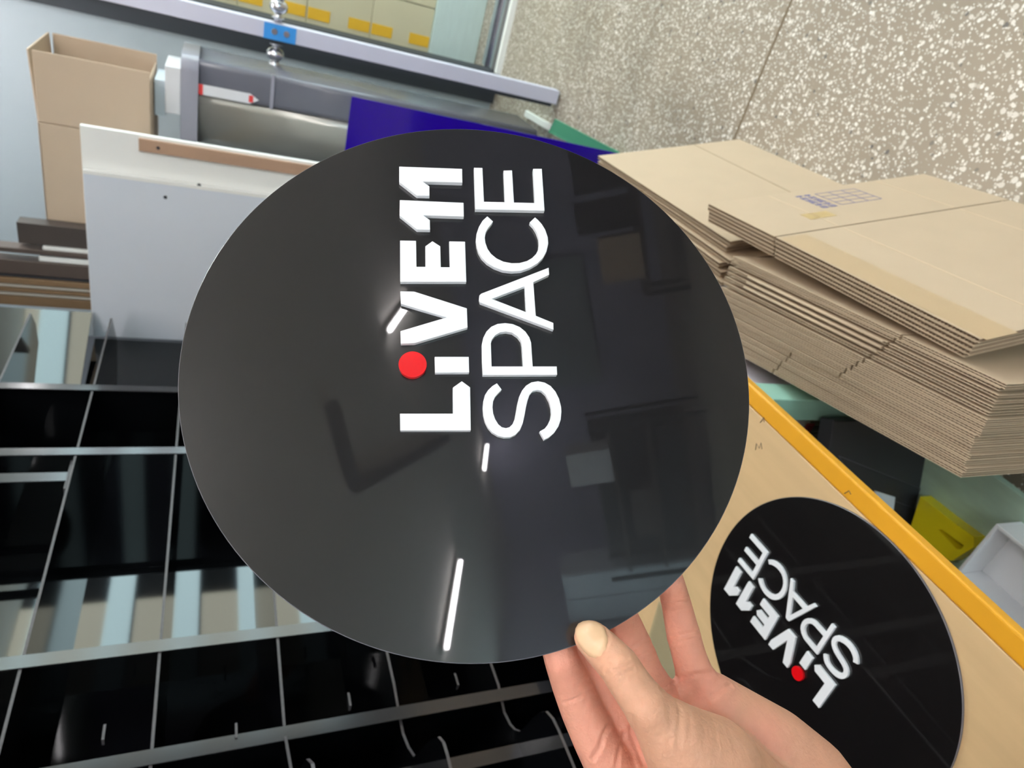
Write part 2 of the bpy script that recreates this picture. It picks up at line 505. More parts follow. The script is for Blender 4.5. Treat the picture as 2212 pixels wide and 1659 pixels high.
MB().box(stx - .018, stx + .018, AY + .008, AY + .0093, s0[2] - .02, s0[2]).build('sticker_band', mat('sticker_red', srgb(222, 60, 60), .5), st)
MB().box(stx - .012, stx + .012, AY + .008, AY + .0093, s1[2] + .02, s1[2] + .035).build('sticker_band', MATS['sticker_red'], st)
MB().box(AXM + .001, AXR - .004, AY + .007, AY + .012, at_y(590, 180, AY)[2] - .006, at_y(590, 180, AY)[2] + .006).build('band', APPC, t)
# boxes between appliance and carton
z1 = at_y(356, 200, AY)[2]; z2 = at_y(332, 220, AY)[2]
tag(MB().box(-.705, -.545, AY + .0, AY + .2, ztop, z1).build('parts_box', PAPER, bevel=.003), 'flat white box lying on top of the grey appliance', 'box')
tag(MB().box(-.725, -.60, AY + .02, AY + .2, z1, z2 - .0005).build('parts_box', mat('blue_white', srgb(205, 216, 226), .5), bevel=.003), 'smaller bluish box between white box and open carton', 'box')
# open carton lying on its side, its mouth to the right
BY0 = AY - .12
zt, zbm = at_y(84, 300, BY0)[2], z2
xr = at_y(200, 133, BY0)[0]; xl = at_y(90, 535, BY0)[0]
t = thing('open_carton', ((xl + xr) / 2, BY0 + .2, zbm), 'tall open brown carton lying on its side above the grey appliance', 'carton')
D = .34; th_ = .006
xf = xl + (xr - xl) * .67     # fold where the flaps start
MB().box(xl, xf, BY0, BY0 + D, zbm, zbm + th_).box(xl, xf, BY0, BY0 + D, zt - th_, zt).box(xl, xl + th_, BY0, BY0 + D, zbm, zt)\
    .box(xl, xf - .001, BY0, BY0 + th_, zbm, zt).box(xl, xf, BY0 + D - th_, BY0 + D, zbm, zt).build('body', CARD2, t, bevel=.002)
MB().box(xf + .001, xr, BY0, BY0 + th_, zbm + .003, zt - .003).build('flap', CARD2, t, bevel=.002)
MB().box(xf + .001, xr, BY0 + D - th_, BY0 + D, zbm + .003, zt - .003).build('flap', CARD2, t, bevel=.002)
MB().para((xf, BY0 + .004, zt - th_), (xr - xf, 0, .012), (0, D - .008, 0), (0, 0, th_)).build('flap', CARD2, t, bevel=.002)
MB().para((xf, BY0 + .004, zbm), (xr - xf - .03, 0, .004), (0, D - .008, 0), (0, 0, th_)).build('flap', CARD2, t, bevel=.002)

# ------------------------------------------------------------------ white boards, cobalt sheet
WY = 2.27
ztp = at_y(187, 500, WY)[2]
xwR = at_y(185, 367, WY)[0]
lean = .07                                    # the boards lean back a little
t = thing('white_partition_board', (-1.06, WY, 0), 'white melamine panel with two screw holes and bright edge, in front', 'board', 'white panels beside the black rack')
MB().para((-1.338, WY, 0), (xwR + 1.338 - .012, 0, 0), (0, .018, 0), (0, 0, ztp)).build('face', WHITEB, t, bevel=.001)
MB().para((xwR - .012, WY - .001, 0), (.012, 0, 0), (0, .02, 0), (0, 0, ztp)).build('edge_band', WHITEEDGE, t, bevel=.001)
for px, py in ((430, 400), (357, 426)):
    p = at_y(px, py, WY); MB().tube([(p[0], WY - .0008, p[2]), (p[0], WY + .001, p[2])], .0055).build('screw_hole', DARKGAP, t)
WY2 = WY + .022
xwR2 = at_y(185, 272, WY2)[0]
t = thing('white_partition_board', (-1.0, WY2, 0), 'white panel behind the front one, brown batten along its right edge', 'board', 'white panels beside the black rack')
MB().para((-1.33, WY2, 0), (xwR2 + 1.33, 0, 0), (0, .018, 0), (0, 0, ztp + .004)).build('face', WHITEEDGE, t, bevel=.001)
zb0 = at_y(300, 300, WY2)[2]
MB().box(xwR2 - .045, xwR2 - .008, WY2 - .012, WY2, .0, zb0).build('batten', BATTEN, t, bevel=.001)
p = at_y(342, 306, WY2); MB().tube([(xwR2 - .027, WY2 - .0135, p[2]), (xwR2 - .027, WY2 - .011, p[2])], .005).build('screw', STEEL, t)
zc0 = at_y(757, 270, 2.2)[2]
xc = at_z(1385, 340, 0)[0]
tag(MB().para((-.95, 2.2, 0), (xc + .95, 0, 0), (0, .005, 0), (0, .04, zc0)).build('acrylic_sheet', COBALT), 'cobalt blue acrylic sheet standing on the floor before the appliance', 'sheet')
# green square pipe and white strip lying on the floor
g1 = at_z(1338, 344, 0); g0 = at_y(1200, 272, g1[1] + .13)
d = (g0 - g1) / np.linalg.norm(g0 - g1); L_ = g0 - g1
s_ = np.cross(d, (0, 1, 0)); s_ /= np.linalg.norm(s_); u_ = np.cross(s_, d)
a = .026; g1 = g1 + (0, 0, .016)
t = thing('square_pipe', (g1[0], g1[1], 0), 'green square plastic pipe with open top end tilted beside the cobalt sheet', 'pipe')
pm = MB()
for q0, q1 in ((s_, u_), (u_, s_)):
    for sg in (1, -1):
        pm.para(g1 + q0 * sg * a - q1 * a, L_, q1 * 2 * a, -q0 * sg * .006)
pm.build('pipe_wall', GREEN, t, bevel=.001)
w0, w1 = at_z(1136, 262, .0) + (.022, 0, 0), at_z(1192, 284, .0)
tag(MB().para(w0, w1 - w0, (.03, 0, 0), (0, 0, .02)).build('white_strip', WHITEEDGE, bevel=.002), 'short white plastic strip on the floor before the green pipe', 'strip')

# ------------------------------------------------------------------ brown boards standing behind the rack
xs = -1.445; by = 2.62
# (pixel rows at the left border) front edges of tall boards
WB_ = WHITEEDGE
rows = [(486, 531, 38, mat('umber_board', srgb(72, 64, 60), .5, var=.1), 'dark tall board standing left of the open carton', 2.62), (533, 541, 92, WB_, 'thin white board left of the open carton, the first', 2.61),
        (542, 553, -20, BROWN, 'dark board between the two thin white boards', 2.60), (555, 566, 84, WB_, 'thin white board nearer the black rack than the other', 2.60),
        (568, 598, -60, BROWN, 'dark brown tall board left of the white boards', 2.59), (600, 604, -60, BLACKBOX, 'narrow black board beside the tan boards', 2.585), (606, 619, -60, TAN, 'tan plywood board beside the black strip, first of three', 2.58),
        (620, 626, -60, PALE, 'thin pale strip board between the first tan boards', 2.58), (627, 636, -60, TAN, 'tan plywood board behind the black rack, middle of three', 2.58),
        (637, 643, -60, PALE, 'thin pale strip board nearest the black rack', 2.58), (644, 664, -60, TAN, 'tan plywood board nearest the black rack end', 2.58)]
for ya, yb, xt, m_, lb, yy in rows:
    xa, xb = at_y(100, ya, yy)[0], at_y(100, yb, yy)[0]
    tag(MB().box(xb + .001, xa - .001, yy, yy + .055, 0, min(2.3, at_y(xt, (ya + yb) / 2, yy)[2])).build('plywood_board', m_, bevel=.002), lb, 'board')

# ------------------------------------------------------------------ work table
TZ = .785
t = thing('work_table', (-.9, .6, 0), 'wooden work table with yellow edging and mint steel legs', 'table')
MB().box(-1.16, -.390, -1.2, 1.62, TZ - .028, TZ).build('tabletop', WOOD, t, bevel=.001)
MB().box(-.390, -.366, -1.2, 1.62, TZ - .014, TZ).build('edging', YEL, t, bevel=.003, seg=3)
GRAPH = mat('pencil', srgb(96, 84, 70), .6)


def mark(strokes):
    for st_ in strokes:
        MB().tube([at_z(x, y, TZ + .0002) for x, y in st_], .0005, 6).build('pencil_mark', GRAPH, t)


mark([[(1642, 913), (1650, 902), (1651, 912)], [(1824, 1066), (1834, 1060), (1838, 1068)], [(1632, 972), (1634, 958), (1640, 968), (1644, 957), (1646, 970)]])
for ly in (.735, -1.05, 1.5):
    for lx in (-.497, -1.12):
        MB().box(lx - .022, lx + .022, ly - .026, ly + .026, 0, TZ - .03).build('leg', MINT, t, bevel=.002)
MB().box(-1.15, -.505, -1.0, .705, .16, .18).build('lower_shelf', MINTD, t, bevel=.002)
SH = .18
MB().box(-1.15, -.53, .7055, 1.46, .16, .18).build('lower_shelf', MINTD, t, bevel=.002)

p0, p1 = at_z(1427, 1298, TZ), at_z(1404, 1377, TZ)
tag(MB().para(p0 + (0, 0, .0003), (p1 - p0) * 1.5, (-.02, -.09, 0), (0, 0, .004)).build('clear_strip', glass('clear_acrylic', (.9, .95, .98, 1), .05), bevel=.001), 'small clear acrylic offcut lying on the wood behind the fingers', 'offcut')
# things on the lower shelf
bx0 = at_z(2000, 992, SH); bx1 = at_z(1973, 1140, SH)
t = thing('black_box', (bx0[0], bx0[1], SH), 'black box with thin grey printed outline on the lower shelf', 'box')
dv = bx1 - bx0; dv = np.array([dv[0], dv[1], 0]); dn = dv / np.linalg.norm(dv); nn = np.array([dn[1], -dn[0], 0])
if nn @ (C0 - bx0) < 0: nn = -nn
q_ = ray(1797, 940); bh = (C0 + q_ * (((bx0 - C0) @ nn) / (q_ @ nn)))[2] - SH
MB().para(bx0 - dn * .075 + (0, 0, .0005), dn * .40, -nn * .03, (0, 0, bh)).build('body', BLACKBOX, t, bevel=.003)
fo = bx0 + nn * .0006
ol = MB()
def onbox(u, v): return fo + dn * (u) + np.array([0, 0, v])
def on_box(px, py, h=.0006):
    q = ray(px, py); return C0 + q * (((bx0 + nn * h - C0) @ nn) / (q @ nn))
lp_ = [on_box(*p) for p in ((1812, 985), (1988, 1055), (1975, 1098), (1850, 1052))]
for k in range(4):
    ol.tube([lp_[k], lp_[(k + 1) % 4]], .0007, 6)
ol.build('printed_outline', mat('grey_print', srgb(88, 88, 96), .6), t)
w_ = [on_box(*p, .004) for p in ((1893, 1061), (1934, 1074), (1930, 1106), (1880, 1095))]
pd = MB().prism([w_], -nn * .0045).build('foam_pad', WHITEB, t); pd['label'] = 'white foam pad'
# stack of leaflets / barcode box seen under the table between leg and black box
tb = thing('barcode_box', (-.66, .76, SH), 'white box with black barcode and pink mark beside the mint leg under the table', 'box')
BQ = .712
MB().box(-.85, -.512, BQ + .055, .83, SH + .0005, .62).build('body', PAPER, tb, bevel=.002)
bc = MB(); random.seed(3)
c0 = at_y(1757, 900, BQ + .055); c1 = at_y(1790, 960, BQ + .055)
for k in range(34):
    x_ = c0[0] + .02 - k * .0052 - random.random() * .001
    bc.box(x_ - .0012 - random.random() * .0016, x_, BQ + .054, BQ + .0549, c1[2], c0[2])
bc.build('barcode', mat('print_black', srgb(40, 38, 44), .6), tb)
q = at_y(1748, 925, BQ + .055); MB().box(q[0] - .03, q[0] + .012, BQ + .054, BQ + .0549, q[2] - .008, q[2] + .014).build('pink_mark', PINK, tb)
tag(MB().box(-.80, -.515, .835, .86, SH + .0005, .50).build('brown_board', BROWN, bevel=.002), 'dark brown board behind the barcode box on the lower shelf', 'board')
# yellow plate with a slot
yp = [at_z(*p, SH + .032) for p in ((1988, 1072), (2062, 1130), (2104, 1160), (2104, 1182), (2056, 1212), (1950, 1190))]
sl = [at_z(*p, SH + .032) for p in ((2026, 1144), (2034, 1144), (2082, 1178), (2076, 1186), (2066, 1186))]
tag(MB().prism([yp, sl], (0, 0, -.0315)).build('yellow_block', YELP), 'bright yellow plastic block with slanted slot under the table edge', 'block')
# white tray
tz = .20
TT = .25
ta = at_z(2195, 1176, TT); tb_ = at_z(2070, 1190, TT)
SHT = SH + .0006
t = thing('white_tray', (-.6, .37, SHT), 'white open acrylic tray on the lower shelf beside the yellow plate', 'tray')
x1_, y1_ = -.54, .455
x0_, y0_ = -.66, y1_ - .16
MB().box(x0_, x1_, y0_, y1_, SHT, SH + .005).build('bottom', WHITEP, t, bevel=.001)
for nm, bb in (('side_wall', (x0_, x1_, y1_ - .006, y1_)), ('side_wall', (x0_, x1_, y0_, y0_ + .006)), ('side_wall', (x0_, x0_ + .006, y0_ + .006, y1_ - .006)), ('side_wall', (x1_ - .006, x1_, y0_ + .006, y1_ - .006))):
    MB().box(*bb, SH + .005, TT).build(nm, WHITEP, t, bevel=.001)
# white sheet leaning beside the table between leg and cartons
tag(MB().box(-.512, -.502, .80, 1.30, .1805, .66).build('white_sheet', mat('lavender_white', srgb(222, 220, 234), .4), bevel=.001), 'white sheet standing between the mint leg and the cardboard pile', 'sheet')


# ------------------------------------------------------------------ folded cardboard
def flat(name, label, A, B, down, nrm, thk, group, walls=1, flute=.0065, slot=None, depth=None):
    """A folded carton: A, B ends of its top edge (outer face), down: vector to the bottom, nrm: outward normal of that face."""
    A, B, down, nrm = (np.array(x, float) for x in (A, B, down, nrm))
    e = B - A; Lg = np.linalg.norm(e); e = e / Lg
    base = (A + B) / 2 + down - nrm * thk / 2
    t = thing(name, base, label, 'flattened carton', group)
    li = .0012 if walls == 2 else .0009
    mb = MB()
    n_l = walls + 1
    segs = [(0, Lg)] if not slot else [(0, slot - .002), (slot + .002, Lg)]
    for i in range(n_l):
        o = A - nrm * ((thk - li) * i / walls + li)
        for a_, b_ in segs:
            mb.para(o + e * a_, e * (b_ - a_), down, nrm * li)
    mb.build('liner', CARD, t)
    fb = MB(); gap = (thk - li) / walls; amp = (gap - li) / 2 - .0001
    for i in range(walls):
        mid = A - nrm * (gap * i + li + (gap - li) / 2)
        for a_, b_ in segs:
            n = max(4, int((b_ - a_) / flute * 6))
            vs = []; fs = []
            ph = random.random() * 6
            for k in range(n + 1):
                s__ = a_ + (b_ - a_) * k / n
                off = amp * math.sin(2 * math.pi * s__ / flute + ph)
                p = mid + e * s__ + nrm * off + down / np.linalg.norm(down) * .0006
                vs += [p, p + down * .97]
            for k in range(n):
                fs.append((2 * k, 2 * k + 2, 2 * k + 3, 2 * k + 1))
            fb.add(vs, fs, True)
    fb.build('fluting', CARDE, t, fix=False)
    return t, A, e, down, nrm


ordw = ['first', 'second', 'third', 'fourth', 'fifth', 'sixth', 'seventh', 'eighth', 'ninth', 'tenth', 'eleventh', 'twelfth', 'thirteenth', 'fourteenth', 'fifteenth', 'sixteenth']


def sheet_pile(n, Af, Al, Bf, Bl, botf, botl, thk, grp, lab, walls, slots=None, jit=.004, flute=.0065):
    """n sheets between first (leftmost, index 0) and last; A = far top corner, B = near top corner; bot = floor X of the sheet."""
    res = []
    for i in range(n):
        f = i / (n - 1) if n > 1 else 0
        jy = (random.random() - .5) * jit; jz = (random.random() - .5) * jit * .6
        A = Af * (1 - f) + Al * f + (0, jy, jz); B = Bf * (1 - f) + Bl * f + (0, jy + (random.random() - .5) * jit, jz)
        xb = botf * (1 - f) + botl * f
        tp = (A + B) / 2
        down = np.array([xb - tp[0], 0, -tp[2] + .001])
        # keep both ends on the floor
        A = np.array([A[0], A[1], tp[2]]); B = np.array([B[0], B[1], tp[2]])
        e = (B - A) / np.linalg.norm(B - A)
        nr = np.cross(e, down); nr /= np.linalg.norm(nr)
        if nr[0] < 0: nr = -nr
        th_i = thk(i) if callable(thk) else thk
        res.append(flat('folded_carton', lab(i), A, B, down, nr, th_i, grp, walls(i) if callable(walls) else walls, flute, slots(i) if slots else None))
    return res


ZT = .53
# lower (left) pile: leftmost sheet first
NA = 16
Af, Bf = at_z(1645, 792, ZT), at_z(2070, 1027, ZT)
Af = Bf + (Af - Bf) / np.linalg.norm(Af - Bf) * .56
Al, Bl = at_z(1583, 552, ZT), at_z(2170, 826, ZT)
# right-hand faces of the first and last sheet
thkA = (np.linalg.norm(Bl - Bf)) / (NA - 1) * .93
Af = Af + (.0075, 0, 0); Bf = Bf + (.0075, 0, 0)


def labA(i):
    if i == 0: return 'leftmost folded carton of the thick pile, nearest the yellow table edge'
    if i == NA - 1: return 'rightmost folded carton of the thick pile, against the stamped pile'
    return 'folded kraft carton in the thick pile, %s from the yellow table edge' % ordw[i]


pa = sheet_pile(NA, Af, Al, Bf, Bl, -.425, -.255, lambda i: thkA * (.52 if NA - 6 <= i < NA - 1 else .88), 'folded cartons in the thick pile', labA,
                lambda i: 1 if NA - 6 <= i < NA - 1 else 2, lambda i: (.30 if i > 4 else .20) + .006 * i, jit=.006)
# rounded folded flaps that show among the middle sheets
for i in (NA - 5, NA - 4, NA - 3):
    t, A, e, dn_, nr = pa[i]
    tk = thkA * .55 / 2
    MB().tube([A + e * .06 - nr * tk + (0, 0, tk * .3), A + e * .37 - nr * tk + (0, 0, tk * .3)], tk * .95, 10).build('folded_rim', CARD, t)
# upper (right) pile, five thinner cartons; the outermost carries stamp and tape
NB = 5
thkB = .0062
Al, Bl = at_z(1530, 440, ZT + .01), at_z(2121, 734, ZT + .01)
Af, Bf = Al + (-.0285, -.004, -.012), Bl + (-.0285, .012, -.012)


def labB(i):
    return 'outermost leaning carton with blue stamp and faint tape' if i == NB - 1 else 'folded carton leaning in the stamped pile, %s behind the stamped one' % ordw[NB - 2 - i]


pb = sheet_pile(NB, Af, Al, Bf, Bl, -.1315, -.10, thkB, 'leaning cartons of the stamped pile', labB, 1, lambda i: .205, jit=.003, flute=.0058)
t, A, e, dn_, nr = pb[-1]
dl = np.linalg.norm(dn_); du = dn_ / dl
Lg = 0.62
cr = MB()
mat('kraft_crease', srgb(214, 192, 162), .7)
for v in (.14, dl - .14):                     # creases across the flaps
    MB().para(A + du * v + e * .004 + nr * .0001, e * .195, du * .003, nr * .0004).build('crease', MATS['kraft_crease'], t)
    MB().para(A + du * v + e * .212 + nr * .0001, e * .38, du * .003, nr * .0004).build('crease', MATS['kraft_crease'], t)
MB().para(A + e * .215 + du * .004 + nr * .0002, e * .40, du * .055, nr * .0003).build('tape', CARDT, t, fix=True)
ik = MB()
ga = A + e * .03 + du * .20 + nr * .0002
for k in range(5):
    ik.para(ga + e * (.075 * k / 4) + du * .035, e * .0012, du * .10, nr * .0003)
for k in range(4):
    ik.para(ga + du * (.035 + .10 * k / 3), e * .076, du * .0012, nr * .0003)
for r_ in range(2):
    for k in range(6):
        o = ga + du * (-.012 + .020 * r_) + e * (-.002 + .014 * k)
        for j in range(3):
            ik.para(o + du * (.0055 * j), e * (.007 + .004 * ((k + j) % 2)), du * .0024, nr * .0003)
        ik.para(o + e * (.003 + .003 * (k % 3)), e * .0024, du * .0145, nr * .0003)
ik.build('stamp', INK, t)
MB().para(A + e * .125 + du * .12 + nr * .0002, e * .03, du * .06, nr * .0003).build('glue_patch', mat('glue_patch_yellow', srgb(200, 172, 118), .4), t)
# back pile behind the disc
NC = 6
zb_ = .45
Af, Bf = at_z(1470, 560, zb_), at_z(1560, 612, zb_)
Bf = np.array([Bf[0], 1.075, zb_]); Af = np.array([Bf[0] - .0, 1.72, zb_])
Al, Bl = np.array([-.345, 1.74, zb_]), at_z(1578, 520, zb_)


def labC(i):
    return 'outermost carton of the far pile, broad plain face toward the aisle' if i == NC - 1 else 'folded carton in the far pile behind the sign, %s from its outer face' % ordw[NC - 1 - i]


pc = sheet_pile(NC, Af, Al, Bf, Bl, -.34, -.212, .008, 'folded cartons of the far pile', labC, 1, lambda i: None if i == NC - 1 else .26, jit=.02)
t, A, e, dn_, nr = pc[-1]; dl = np.linalg.norm(dn_); du = dn_ / dl
MB().para(A + du * dl * .66 + e * .002 + nr * .0001, e * .63, du * .0035, nr * .0005).build('crease', mat('kraft_crease_dark', srgb(168, 146, 118), .7), t)

# ------------------------------------------------------------------ black acrylic rack
XF, XB = -1.2, -1.413
t = thing('acrylic_rack', (-1.3, 1.3, 0), 'tall glossy black acrylic shelf rack standing beside the work table', 'rack')
YN, YE = -.2, 2.15
TH = .005
bp_ = MB().box(XB - TH, XB, YN, 1.77, 0, 2.35)
bp_.build('back_panel', ACRYL, t)
shz = [.888, .05, .258, .468, .678, 1.098, 1.306, 1.514, 1.728, 1.94, 2.15]


tn = math.tan(math.radians(8)); pe = lambda y: XB + (y - 1.772) * tn
MB().prism([[(XB, 1.772, 0), (pe(2.262), 2.262, 0), (pe(2.262), 2.262, 1.79), (XB, 1.772, 1.79)]], (-TH, 0, 0)).build('end_panel', ACRYL, t)
t2 = math.tan(math.radians(20))                # the upper end panel stands turned out a little more
MB().prism([[(XB, 1.772, 1.792), (XB + (2.25 - 1.772) * t2, 2.25, 1.792), (XB + (2.25 - 1.772) * t2, 2.25, 2.35), (XB, 1.772, 2.35)]], (-TH, 0, 0)).build('end_panel', ACRYL, t)

ups = [1.765, 1.492, .913, .70, .585, .30, 0.0]
for i, z in enumerate(shz):
    pr = [(XB, 1.772), (pe(YE + .10), YE + .10), (XF, YE)]
    yend = YN
    hooks = {1.306: [(612, 1584), (619, 1625), (626, 1665), (634, 1690), (646, 1664), (661, 1640), (671, 1650), (679, 1700)],
             1.098: [(858, 1534), (868, 1585), (880, 1615), (893, 1635), (905, 1624), (918, 1610), (932, 1596), (945, 1592), (955, 1604), (963, 1630), (970, 1659)],
             .888: [(1087, 1539), (1100, 1565), (1110, 1576), (1122, 1580), (1136, 1568), (1150, 1552), (1165, 1539), (1178, 1537), (1192, 1553), (1205, 1580), (1222, 1620)]}
    if z in hooks:                            # a hook at the near end of the shelf, reaching out over the table
        cur = [tuple(at_z(x, y, z)[:2]) for x, y in hooks[z]]
        pr += [(XF, cur[0][1] + .05)] + cur + [(cur[-1][0] + .01, YN), (XB, YN)]
    else:
        pr += [(XF, YN), (XB, YN)]
    loop = [(x, y, z) for x, y in pr]
    MB().prism([loop], (0, 0, -.0048), mi=0, side_mi=1).build('shelf', [ACRYL, EDGE], t)
for i, y in enumerate(ups):
    u = MB().prism([[(XB, y, 0), (XF + .0003, y, 0), (XF + .0003, y, 2.35), (XB, y, 2.35)]], (0, TH, 0), mi=0, side_mi=1)
    u.build('upright', [ACRYL, EDGE], t)
    MB().box(XF, XF + .003, y - .022, y + .004, 0, 2.35).build('front_lip', mat('acrylic_lip', srgb(40, 39, 42), .15, spec=.6) if i == 0 else MATS['acrylic_lip'], t)
# short extra lip high in the second bay
MB().box(XF - .02, XF - .017, 1.40, 1.43, 1.735, 2.35).build('front_lip', MATS['acrylic_lip'], t)
MB().prism([[(XF - .06, 1.37, 1.732), (XF - .015, 1.37, 1.732), (XF - .015, 1.47, 1.732), (XF - .06, 1.47, 1.732)]], (0, 0, .004), side_mi=1).build('bracket', [ACRYL, EDGE], t)
# little round tabs on the uprights
for px, py, y in ((512, 1590, .70), (228, 1594, .70), (755, 1522, .70), (985, 1478, .70)):
    p = at_x(px, py, XF - .01)
    tb = MB(); pts = [(p[0], p[1] - .012, p[2])]
    for k in range(7):
        a = math.pi * k / 6; pts.append((p[0] - .008 * math.cos(a) + .008, p[1] + .012 + .006 * math.sin(a), p[2]))
    pts.append((p[0] + .016, p[1] - .012, p[2]))
    tb.prism([pts], (0, 0, .004), side_mi=1).build('tab', [ACRYL, EDGE], t)

# ------------------------------------------------------------------ the signs
LET = {}
def tr(pts, ox, oy, sc): return [(ox + x / sc, oy + y / sc) for x, y in pts]
SA = 11.06
LET['letter_L'] = [tr([(118, 1218), (1092, 1218), (1090, 740), (1255, 622), (1410, 735), (1422, 1528), (122, 1530)], 850, 750, 8.505)]
LET['letter_I'] = [tr([(755, 175), (1385, 175), (1392, 464), (763, 468)], 850, 750, 8.505)]
LET['letter_V'] = [tr([(160, 98), (495, 105), (1755, 505), (1772, 965), (505, 1340), (172, 1350), (165, 1050), (1270, 722), (175, 398)], 850, 620, SA)]
LET['letter_E'] = [tr([(155, 212), (540, 218), (550, 840), (762, 840), (760, 350), (930, 228), (1120, 350), (1132, 848), (1345, 850), (1330, 232), (1712, 238), (1742, 1200), (160, 1200)], 850, 500, SA)]
LET['digit_one'] = [tr([(150, 905), (1675, 970), (1683, 1300), (715, 1272), (870, 1385), (875, 1615), (560, 1610), (145, 1275)], 850, 350, SA)]
LET['digit_one.x'] = [tr([(135, 105), (1640, 160), (1648, 490), (700, 465), (858, 575), (860, 805), (555, 798), (135, 468)], 850, 350, SA)]
LET['letter_S'] = [tr([(660, 285), (560, 345), (460, 440), (390, 550), (355, 680), (343, 830), (355, 1000), (390, 1140), (460, 1280), (550, 1385), (680, 1465), (820, 1500), (960, 1495), (1080, 1440), (1180, 1330), (1240, 1180), (1280, 1000), (1310, 830), (1345, 680), (1390, 550), (1460, 465), (1560, 440), (1660, 460), (1750, 540), (1830, 690), (1870, 830), (1880, 960), (1860, 1080), (1800, 1210), (1730, 1300), (1615, 1365), (1720, 1555), (1830, 1500), (1950, 1390), (2040, 1250), (2090, 1100), (2105, 930), (2095, 800), (2050, 630), (1970, 470), (1860, 345), (1730, 270), (1580, 240), (1430, 265), (1310, 340), (1220, 450), (1160, 580), (1120, 740), (1090, 920), (1060, 1080), (1010, 1200), (940, 1270), (860, 1290), (770, 1270), (690, 1205), (620, 1090), (575, 960), (560, 830), (575, 690), (620, 590), (690, 510), (768, 430)], 1010, 800, 10.367)]
LET['letter_P'] = [tr([(205, 1150), (225, 1060), (270, 970), (340, 900), (430, 860), (540, 848), (650, 862), (750, 905), (830, 970), (885, 1050), (912, 1130), (935, 1470), (1280, 1470), (1285, 1590), (220, 1593), (210, 1400)], 1010, 570, 6.638),
                   tr([(345, 1470), (335, 1140), (350, 1085), (400, 1020), (470, 980), (550, 970), (640, 985), (720, 1040), (765, 1100), (778, 1160), (798, 1470)], 1010, 570, 6.638)]
LET['letter_A'] = [tr([(1165, 52), (1172, 155), (945, 262), (980, 742), (1232, 845), (1235, 945), (180, 552), (165, 500), (170, 450), (195, 425)], 1010, 570, 6.638),
                   tr([(820, 320), (840, 690), (350, 500)], 1010, 570, 6.638)]
LET['letter_C'] = [tr([(450, 72), (340, 175), (260, 310), (205, 470), (190, 600), (205, 740), (245, 880), (320, 1010), (440, 1130), (600, 1230), (800, 1305), (1000, 1330), (1220, 1315), (1420, 1245), (1600, 1140), (1720, 1020), (1800, 870), (1838, 700), (1825, 540), (1770, 380), (1690, 250), (1600, 150), (1535, 95), (1410, 215), (1500, 310), (1570, 430), (1615, 560), (1625, 700), (1610, 830), (1560, 930), (1470, 1020), (1350, 1090), (1180, 1135), (1000, 1138), (820, 1105), (660, 1030), (540, 930), (455, 810), (410, 680), (395, 560), (415, 440), (470, 340), (540, 255), (582, 190)], 1010, 460, 10.533)]
LET['letter_E.x'] = [tr([(145, 125), (340, 130), (375, 900), (850, 910), (820, 190), (1015, 185), (1058, 918), (1532, 928), (1490, 150), (1692, 150), (1755, 1105), (175, 1075)], 1010, 350, 10.533)]
RAD = .175
SN = M @ np.array([.128, .344, -.93]); SN /= np.linalg.norm(SN)          # the face of the held disc
SC = C0 + M @ np.array([-.117, .092, 2.375]) * RAD                        # its middle, on the front face
LT = .0035
DT = .003


def on_plane(px, py, p, n):
    d = ray(px, py); return C0 + d * (((p - C0) @ n) / (d @ n))


# the disc's own frame: a = reading direction, b = up of the lettering
a_ = on_plane(955, 600, SC, SN) - on_plane(968, 900, SC, SN); a_ -= SN * (a_ @ SN); AX = a_ / np.linalg.norm(a_)
BX = np.cross(SN, AX)
PT = SC + SN * LT
OUT = {}
for k, loops in LET.items():
    OUT[k] = [[(float((on_plane(x, y, PT, SN) - SC) @ AX), float((on_plane(x, y, PT, SN) - SC) @ BX)) for x, y in lp] for lp in loops]
dc = on_plane(891.4, 786.7, PT, SN) - SC; dot = (float(dc @ AX), float(dc @ BX))
dr = np.linalg.norm(on_plane(891.4 + 30.3, 786.7, PT, SN) - on_plane(891.4, 786.7, PT, SN))


def make_sign(name, label, cen, n, ax, loc):
    bx = np.cross(n, ax)
    t = thing(name, loc, label, 'sign', 'round black signs')
    P = lambda a, b, h: cen + ax * a + bx * b + n * h
    N = 160
    ring = [(RAD * math.cos(2 * math.pi * k / N), RAD * math.sin(2 * math.pi * k / N)) for k in range(N)]
    mb = MB()
    ch_ = .0004
    top = [P(a * (1 - ch_ / RAD), b * (1 - ch_ / RAD), 0) for a, b in ring]
    mid = [P(a, b, -ch_) for a, b in ring]; lo = [P(a, b, -DT) for a, b in ring]
    mb.add(top + mid + lo, [tuple(range(N))] , False, 0)
    for k in range(N):
        j = (k + 1) % N
        mb.f.append([k, j, N + j, N + k]); mb.sm.append(False); mb.mi.append(1)
        mb.f.append([N + k, N + j, 2 * N + j, 2 * N + k]); mb.sm.append(False); mb.mi.append(1)
    mb.f.append([2 * N + k for k in range(N)][::-1]); mb.sm.append(False); mb.mi.append(0)
    mb.build('disc', [SIGN, RIM], t)
    for k, loops in OUT.items():
        lp = [[P(a, b, LT) for a, b in l] for l in loops]
        MB().prism(lp, -n * (LT - .0001)).build(k.split('.')[0], WHITEP, t, bevel=.0003, seg=2)
    NN = 48
    rd = [P(dot[0] + dr * math.cos(2 * math.pi * k / NN), dot[1] + dr * math.sin(2 * math.pi * k / NN), LT) for k in range(NN)]
    MB().prism([rd], -n * (LT - .0001), True).build('red_dot', REDP, t, bevel=.0005, seg=2)
    return t


